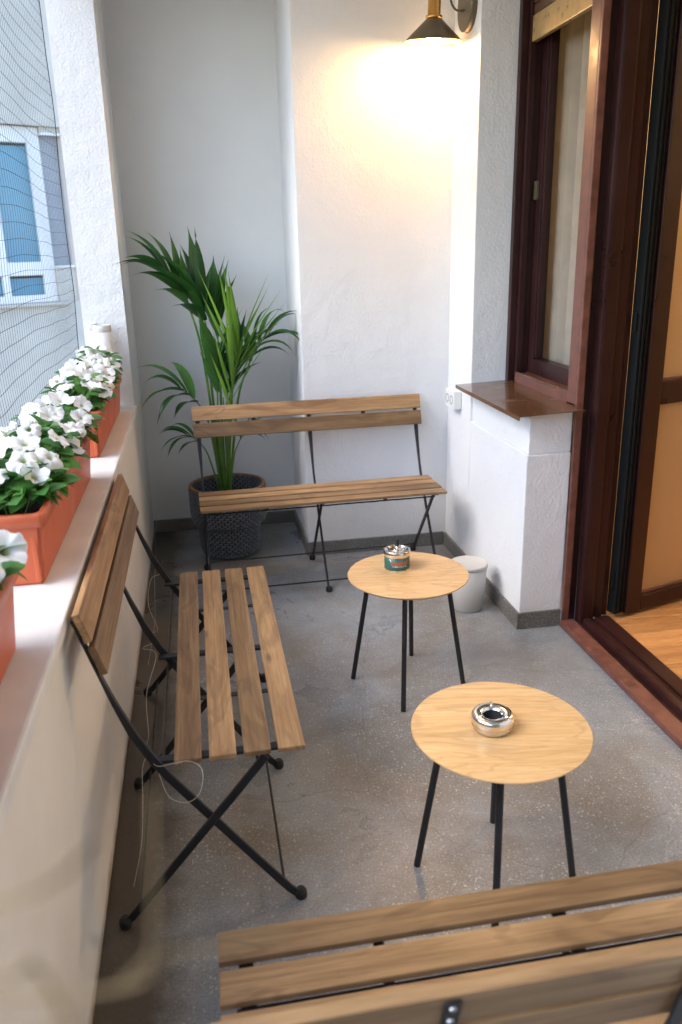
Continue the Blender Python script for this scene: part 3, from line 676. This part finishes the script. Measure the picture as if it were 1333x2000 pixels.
frond([(.408,4.1,.356),(.438,4.18,.66),(.45,4.22,.76),(.462,4.24,.84),(.475,4.25,.91)], .25, .024, 8, .62, .55, .7, MT['palm'], .006, seed=8)
frond([(.421,4.1,.355),(.462,4.12,.49),(.49,4.13,.57),(.525,4.13,.62),(.56,4.13,.65)], .14, .011, 6, .60, .55, 1.8, MT['palm'], .0045, seed=9)
frond([(.398,4.1,.357),(.395,4.05,.68),(.40,4.03,.82),(.405,4.02,.92),(.41,4.0,1.0)], .29, .032, 8, .58, .34, .40, MT['palm'], .007, seed=31)
frond([(.41,4.1,.357),(.45,4.12,.72),(.475,4.14,.86),(.505,4.15,.96),(.535,4.15,1.03)], .25, .026, 8, .55, .42, .6, MT['palm'], .006, seed=32)
frond([(.40,4.1,.357),(.44,4.02,.66),(.455,4.0,.78),(.475,3.98,.88),(.49,3.97,.96)], .34, .011, 8, .5, .40, .12, MT['palm_new'], .006, seed=33)
for k, (x, y, z) in enumerate([(.36, 4.06, .75), (.45, 4.03, .72), (.43, 4.12, .82), (.40, 4.05, .86)]):
    bm = bmesh.new(); tube(bm, catmull([((x-.42)*.3, (y-4.095)*.3, .01), ((x-.42)*.7, (y-4.095)*.7, (z-.236)*.5), (x-.42, y-4.095, z-.236)], 6), [.0065*(1-.05*i) for i in range(13)], 8); finish('leaf_stem', bm, MT['petiole'], pm, True)

# ------------------------------------------------------------------ planters and petunias
PX0, PX1 = -.196, -.040
def planter(y0, y1, label, z0=.8207):
    h = .172; p = empty('flower_trough', ((PX0+PX1)/2, (y0+y1)/2, z0)); tag(p, label, 'planter', 'terracotta flower troughs on the parapet')
    hx, hy = (PX1-PX0)/2, (y1-y0)/2
    bm = bmesh.new()
    def ring(dx, dy, z): return [bm.verts.new((sx*dx, sy*dy, z)) for sx, sy in ((-1,-1),(1,-1),(1,1),(-1,1))]
    R_ = [ring(hx-.022, hy-.022, 0), ring(hx-.016, hy-.016, .006), ring(hx-.004, hy-.004, h-.03), ring(hx-.010, hy-.010, h-.03), ring(hx-.020, hy-.020, .03)]
    for a_, b_ in zip(R_[:-1], R_[1:]):
        for k in range(4): bm.faces.new((a_[k], a_[(k+1) % 4], b_[(k+1) % 4], b_[k]))
    bm.faces.new(R_[0][::-1]); bm.faces.new(R_[-1])
    bmesh.ops.bevel(bm, geom=[e for e in bm.edges if abs(e.verts[0].co.z-e.verts[1].co.z) > .02], offset=.010, segments=3, affect='EDGES')
    bmesh.ops.recalc_face_normals(bm, faces=bm.faces[:])
    finish('trough_body', bm, MT['terracotta'], p)
    bm = bmesh.new(); bb = .012
    def loop(dx, dy, z):
        V = []; r = .014
        for cx, cy, a0 in ((dx-r, dy-r, 0), (-dx+r, dy-r, 90), (-dx+r, -dy+r, 180), (dx-r, -dy+r, 270)):
            for k in range(5): a_ = R(a0+k*22.5); V.append(bm.verts.new((cx+r*math.cos(a_), cy+r*math.sin(a_), z)))
        return V
    LL = [loop(hx-.004, hy-.004, h-.033), loop(hx+.004, hy+.004, h-.031), loop(hx+.005, hy+.005, h-.004), loop(hx+.002, hy+.002, h), loop(hx-.008, hy-.008, h), loop(hx-.011, hy-.011, h-.004), loop(hx-.011, hy-.011, h-.05)]
    for a_, b_ in zip(LL[:-1], LL[1:]):
        n = len(a_)
        for k in range(n): bm.faces.new((a_[k], a_[(k+1) % n], b_[(k+1) % n], b_[k]))
    finish('rim', bm, MT['terracotta'], p, True)
    for sy in (-1, 1):     # raised end panel with ribs
        for x in (-.052, .052):
            bm = bmesh.new(); box(bm, x-.006, x+.006, sy*(hy-.012)-.006, sy*(hy-.012)+.006, .012, h-.04, .003, 2); e_ = finish('rib', bm, MT['terracotta'], p); e_.rotation_euler.x = 0
        bm = bmesh.new(); box(bm, -.035, .035, sy*(hy-.010)-.005, sy*(hy-.010)+.005, h-.062, h-.05, .003, 2); finish('rib', bm, MT['terracotta'], p)
    bm = bmesh.new(); nx, ny = 6, 26; g = [[bm.verts.new((-hx+.012+(2*hx-.024)*i/nx, -hy+.012+(2*hy-.024)*j/ny, h-.028+random.uniform(-.006, .006))) for j in range(ny+1)] for i in range(nx+1)]
    for i in range(nx):
        for j in range(ny): bm.faces.new((g[i][j], g[i+1][j], g[i+1][j+1], g[i][j+1]))
    finish('soil', bm, MT['soil'], p, True)
    return p, z0+h-.028
def leaf_mesh(L, W_, curl, fold):
    bm = bmesh.new(); rows = []; n = 6
    for i in range(n+1):
        t = i/n; wv = W_*(math.sin(math.pi*t**.9)**.6 if 0 < t < 1 else .04); z = curl*t*t*-1
        rows.append([bm.verts.new((L*t, sx*wv, z + abs(sx)*wv*fold)) for sx in (-1, -.5, 0, .5, 1)])
    for a_, b_ in zip(rows[:-1], rows[1:]):
        for k in range(4): bm.faces.new((a_[k], b_[k], b_[k+1], a_[k+1]))
    me = bpy.data.meshes.new('leaf'); bm.to_mesh(me); bm.free(); me.materials.append(MT['leaf'])
    for p in me.polygons: p.use_smooth = True
    return me
LEAVES = [leaf_mesh(.042, .0135, .010, .35), leaf_mesh(.050, .0165, .018, .2), leaf_mesh(.034, .012, .004, .5), leaf_mesh(.046, .018, .026, .15)]
def flower_mesh(seed, cup):
    rnd = random.Random(seed); bm = bmesh.new(); n = 40; rings = []
    for r, z in ((.0015, -.028), (.0025, -.018), (.005, -.006), (.009, -.001), (.016, .0012), (.023, .0015), (.030, 0)):
        ring = []
        for i in range(n):
            a_ = 2*math.pi*i/n; lobe = abs(math.sin(2.5*a_)); k = (r/.030)**2
            rr = r*(1 - k*.17*(1-lobe)**1.5 - 0) ; zz = z + cup*k*.010 + k*(.0032*math.cos(5*a_+seed) + .0022*math.sin(11*a_+seed*2) + .002*math.sin(3*a_+seed*5))
            ring.append(bm.verts.new((rr*math.cos(a_), rr*math.sin(a_), zz)))
        rings.append(ring)
    for a_, b_ in zip(rings[:-1], rings[1:]):
        for i in range(n): bm.faces.new((a_[i], a_[(i+1) % n], b_[(i+1) % n], b_[i]))
    me = bpy.data.meshes.new('flower'); bm.to_mesh(me); bm.free(); me.materials.append(MT['petal'])
    for p in me.polygons: p.use_smooth = True
    return me
FLOWERS = [flower_mesh(1, .4), flower_mesh(2, -.5), flower_mesh(3, .9), flower_mesh(4, -1.1), flower_mesh(5, .1)]
def petunia(cy, zs, nl, fl, label, seed, ry=.16, hgt=.10, rxx=.085):
    """fl: flowers as (dx, dy, dz, tilt to +x, tilt to -y, scale)"""
    rnd = random.Random(seed); cx = (PX0+PX1)/2
    p = empty('petunia_plant', (cx, cy, zs-.002)); tag(p, label, 'flowers', 'white petunias in the troughs')
    bm = bmesh.new()
    for k in range(int(nl*1.45)):
        a_ = rnd.uniform(0, 2*math.pi); q = math.sqrt(rnd.random()); dx, dy = q*math.cos(a_)*rxx, q*math.sin(a_)*ry
        top = hgt*(1-.55*q*q)*rnd.uniform(.45, 1.05) + .012
        if abs(dx) > .06: top = max(top, .045)
        base = Vector((dx*.35, dy*.6, 0)); tip = Vector((dx, dy, top)); mid = base.lerp(tip, .55) + Vector((0, 0, .02))
        if k % 3 == 0: tube(bm, catmull([base, mid, tip], 3), .0016, 5, False)
        m_ = rnd.choice(LEAVES); l = link('leaf', m_, None, p); l.location = tip
        az = math.atan2(dy, dx) + rnd.uniform(-1.1, 1.1); l.rotation_euler = (rnd.uniform(-.5, .5), rnd.uniform(-.75, .35), az); s = rnd.uniform(.85, 1.4); l.scale = (s, s, s)
    for dx, dy, dz, tx, ty, s in fl:
        f = link('flower', rnd.choice(FLOWERS), None, p); f.location = (dx, dy, dz)
        nrm = Vector((tx, ty, 1)).normalized(); f.rotation_euler = (nrm.to_track_quat('Z', 'Y') @ Quaternion((0, 0, 1), rnd.uniform(0, 6.28))).to_euler(); s *= 1.15; f.scale = (s, s, s*rnd.uniform(.8, 1.2))
        e0 = Vector((dx, dy, dz)) - nrm*.026*s; tube(bm, catmull([Vector((dx*.4, dy, .0)), e0.lerp(Vector((dx*.5, dy, 0)), .5), e0], 3), .0016, 5, False)
    if len(bm.verts): finish('stems', bm, MT['stem'], p, True)
    return p
def rand_fl(n, seed, ry, hgt, rxx=.085):
    rnd = random.Random(seed); out = []; tries = 0
    while len(out) < n and tries < 400:
        tries += 1; dx = rnd.uniform(-rxx, rxx*1.05); dy = rnd.uniform(-ry, ry); q = (dx/rxx)**2*.6 + (dy/ry)**2*.5
        dz = hgt*(1-.45*q)*rnd.uniform(.95, 1.15) + .02
        if any((dx-o[0])**2 + (dy-o[1])**2 < .052**2 for o in out): continue
        out.append((dx, dy, dz, dx*6 + rnd.uniform(-.2, .5), -.45 + rnd.uniform(-.6, .5), rnd.uniform(.85, 1.15)))
    return out
_, zs = planter(1.765, 2.700, 'terracotta plastic flower trough between the two other troughs')
petunia(1.95, zs, 120, [(.055, -.085, .088, .5, -.6, .95), (.025, -.03, .118, .2, -.7, 1.15), (-.045, .02, .135, -.2, -.6, 1.2), (-.03, -.10, .10, -.3, -.6, .9), (.075, .03, .105, .8, -.5, 1.1), (.01, .08, .13, .1, -.5, 1.1), (-.07, .09, .125, -.4, -.4, 1.1)], 'petunia with few white blooms at the bare end of the middle trough', 21, .15, .085)
petunia(2.24, zs, 120, rand_fl(8, 5, .15, .12) + [(.085, -.02, .075, .9, -.4, 1.1)], 'petunia with white blooms in the centre of the middle trough', 22, .17, .12)
petunia(2.53, zs, 100, rand_fl(9, 8, .14, .13) + [(.085, .0, .08, .9, -.3, 1.1)], 'petunia with dense white blooms at the far end of the middle trough', 23, .15, .13)
_, zs = planter(2.955, 3.890, 'terracotta plastic flower trough beside the white pier')
petunia(3.12, zs, 90, rand_fl(13, 11, .14, .12) + [(.08, -.05, .085, .8, -.6, 1.2)], 'white petunia at the end of the trough away from the pier', 24, .16, .13)
petunia(3.42, zs, 90, rand_fl(14, 14, .15, .13), 'white petunia in the middle of the trough beside the pier', 25, .16, .14)
petunia(3.71, zs, 90, rand_fl(13, 17, .14, .13), 'white petunia next to the pale pipes and the pier', 26, .15, .15)
_, zs = planter(.62, 1.480, 'terracotta plastic flower trough farthest from the pier')
petunia(1.34, zs, 90, [(.088, .045, .085, .8, -.7, 1.2), (.04, .085, .105, .1, -.5, 1.0), (-.04, .02, .12, -.3, -.4, 1.1), (.075, -.05, .095, .7, -.6, 1.1)], 'petunia with drooping white blooms in the trough farthest from the pier', 27, .12, .08)
petunia(1.05, zs, 70, rand_fl(7, 19, .13, .11), 'white petunia in the middle of the trough farthest from the pier', 28, .14, .11)

# two open pipes by the pier
for x, y, r, h, lab in ((-.150, 3.958, .024, .40, 'narrow white plastic pipe standing beside the wider pipe by the pier'), (-.105, 3.945, .040, .392, 'wide white plastic pipe standing by the pier behind the flowers')):
    p = empty('plastic_pipe', (x, y, .8207)); tag(p, lab, 'pipe')
    bm = bmesh.new(); lathe(bm, [(r-.003, 0), (r, 0), (r, h), (r-.003, h), (r-.003, 0)], 32); finish('pipe_wall', bm, MT['pvc'], p, True)
    bm = bmesh.new(); lathe(bm, [(r+.0005, h-.03), (r+.002, h-.028), (r+.002, h-.003), (r+.0005, h)], 32); finish('collar', bm, MT['pvc'], p, True)

# ------------------------------------------------------------------ netting on the open side
bm = bmesh.new(); rnd = random.Random(3)
NX = -.222
def npos(y, z):
    return Vector((NX + .006*math.sin(y*5+z*3) + .003*math.sin(z*9+y*2), y + .012*math.sin(z*6.3+y*1.3) + .006*math.sin(z*17+y*4), z + .007*math.sin(y*4.1+z*1.2) + .002*math.sin(y*13+z*5)))
y = YB+.05
while y < 4.03:
    tube(bm, [npos(y, .80 + 1.98*i/26) for i in range(27)], .00055, 3, False); y += .034
z = .82
while z < 2.77:
    tube(bm, [npos(YB + (4.03-YB)*i/70, z) for i in range(71)], .0008, 3, False); z += .050
tube(bm, [npos(4.032, .80 + 1.98*i/26) for i in range(27)], .002, 4, False)
net = finish('safety_net', bm, MT['net']); tag(net, 'fine dark safety net stretched across the open side above the parapet', 'net')

# ------------------------------------------------------------------ neighbouring building
SC = 1.6; C0 = Vector((.3231, 0, 1.53)); PN = C0 + (Vector((-1.1199, 8.5, 1.9677)) - C0)*SC
bd_ = empty('neighbour_building', (PN.x, PN.y, -9)); bd_.rotation_euler.z = math.atan2(.5177, .85556)
tag(bd_, 'grey stucco building across the courtyard with a white framed window and blue blind', 'building')
def F(z): return 1.53 + (z-1.53)*SC + 9
def NB(name, s0, s1, d0, d1, z0, z1, mat, parent=bd_, bev=.0):
    return boxo(name, s0*SC, s1*SC, d0, d1, F(z0), F(z1), MT[mat], parent, bev)
# wall pieces round the opening
NB('wall', -9, -.84, 0, 1.5, -5, 9, 'stucco'); NB('wall', .376, 1.1, 0, 1.5, -5, 9, 'stucco')
NB('wall', -.8395, .3755, 0, 1.5, -5, 1.075, 'stucco'); NB('wall', -.8395, .3755, 0.0, 1.5, 2.655, 9, 'stucco')
NB('wall_back', -.8395, .3755, .9, 1.5, 1.0755, 2.6545, 'stucco')
NB('sill', -.86, .24, -.09, .14, 1.052, 1.0748, 'stucco')
wf = empty('window', (0, 0, 0), 0, bd_)
for s0, s1, z0, z1 in ((.064, .185, 1.078, 2.65), (-.335, -.2675, 1.078, 2.65), (-.2670, .0635, 1.332, 1.458), (-.2670, .0635, 2.508, 2.65), (-.2670, .0635, 1.078, 1.15), (-.83, -.72, 1.078, 2.65), (-.7195, -.3355, 1.332, 1.458), (-.7195, -.3355, 2.508, 2.65), (-.7195, -.3355, 1.078, 1.15)):
    NB('frame', s0, s1, .10, .20, z0, z1, 'upvc', wf, .008)
for s0, s1, z0, z1 in ((-.2670, .0635, 1.4585, 2.5075), (-.2670, .0635, 1.1505, 1.3315), (-.7195, -.3355, 1.4585, 2.5075), (-.7195, -.3355, 1.1505, 1.3315)):
    NB('pane', s0, s1, .15, .156, z0, z1, 'bglass', wf)
    for j in range(int((z1-z0)/.031)):
        z = z0 + .004 + j*.031
        o = NB('blind_slat', s0, s1, .19, .20, z, z+.029, 'blind', wf); 
NB('side_panel', .190, .3745, .16, .24, 1.42, 2.58, 'grey_panel'); NB('ledge', .186, .3752, .02, .235, 2.582, 2.602, 'upvc'); NB('ledge', .186, .3752, .02, .235, 1.395, 1.417, 'upvc')
NB('side_panel', .186, .3752, .05, .235, 1.0765, 1.394, 'stucco'); NB('side_panel', .186, .3752, .05, .235, 2.603, 2.654, 'stucco')

# ------------------------------------------------------------------ fairy-light wire
def wire(name, P, label, r=.0006, mat='wire'):
    bm = bmesh.new(); tube(bm, catmull(P, 8), r, 5); o = finish(name, bm, MT[mat], None, True); return tag(o, label, 'wire', 'fairy light wires')
wire('fairy_wire', [(.02, 3.98, .8215), (.02, 4.05, .74), (.006, 4.20, .58), (.012, 4.26, .32), (.02, 4.43, .08), (.012, 4.32, .03), (.025, 4.1, .003), (.03, 3.75, .003), (.05, 3.3, .003), (.04, 2.9, .003)], 'thin pale fairy light wire trailing down the parapet into the corner')
wire('fairy_wire', [(.13, 2.745, .437), (.10, 2.70, .437), (.09, 2.62, .38), (.12, 2.52, .33), (.10, 2.40, .38), (.13, 2.25, .42), (.10, 2.18, .437), (.14, 2.13, .437), (.11, 2.05, .36), (.12, 1.9, .33), (.13, 1.75, .40), (.14, 1.655, .438), (.16, 1.60, .435), (.20, 1.575, .452), (.235, 1.575, .453), (.262, 1.55, .445), (.255, 1.52, .41), (.225, 1.53, .38), (.185, 1.57, .37), (.165, 1.61, .40), (.15, 1.65, .437), (.125, 1.655, .40), (.115, 1.66, .30), (.10, 1.66, .18), (.07, 1.66, .06)], 'thin pale fairy light wire looped round the frame of the parapet bench')

# long dry stems leaning in over the near bench from the trough farthest from the pier
ds = empty('dry_stem', (-.10, .70, .985)); tag(ds, 'blurred dry brown stem reaching out of the trough farthest from the pier', 'stem')
def stem(P, r):
    bm = bmesh.new(); tube(bm, [v - Vector((-.10, .70, .985)) for v in catmull(P, 10)], r, 6); finish('twig', bm, MT['straw'], ds, True)
stem([(-.10, .70, .985), (.02, .50, 1.10), (.15, .32, 1.26), (.262, .182, 1.37), (.285, .193, 1.376)], .0008)
stem([(-.10, .70, .985), (.10, .36, 1.16), (.22, .22, 1.30), (.290, .172, 1.346), (.299, .176, 1.354), (.300, .190, 1.369), (.301, .202, 1.384)], .0006)
stem([(.290, .172, 1.346), (.299, .1745, 1.3515), (.315, .175, 1.352), (.335, .175, 1.353)], .0006)
stem([(-.10, .70, .985), (.05, .40, 1.10), (.18, .22, 1.28), (.262, .169, 1.357), (.2705, .171, 1.358), (.279, .163, 1.345)], .0009)
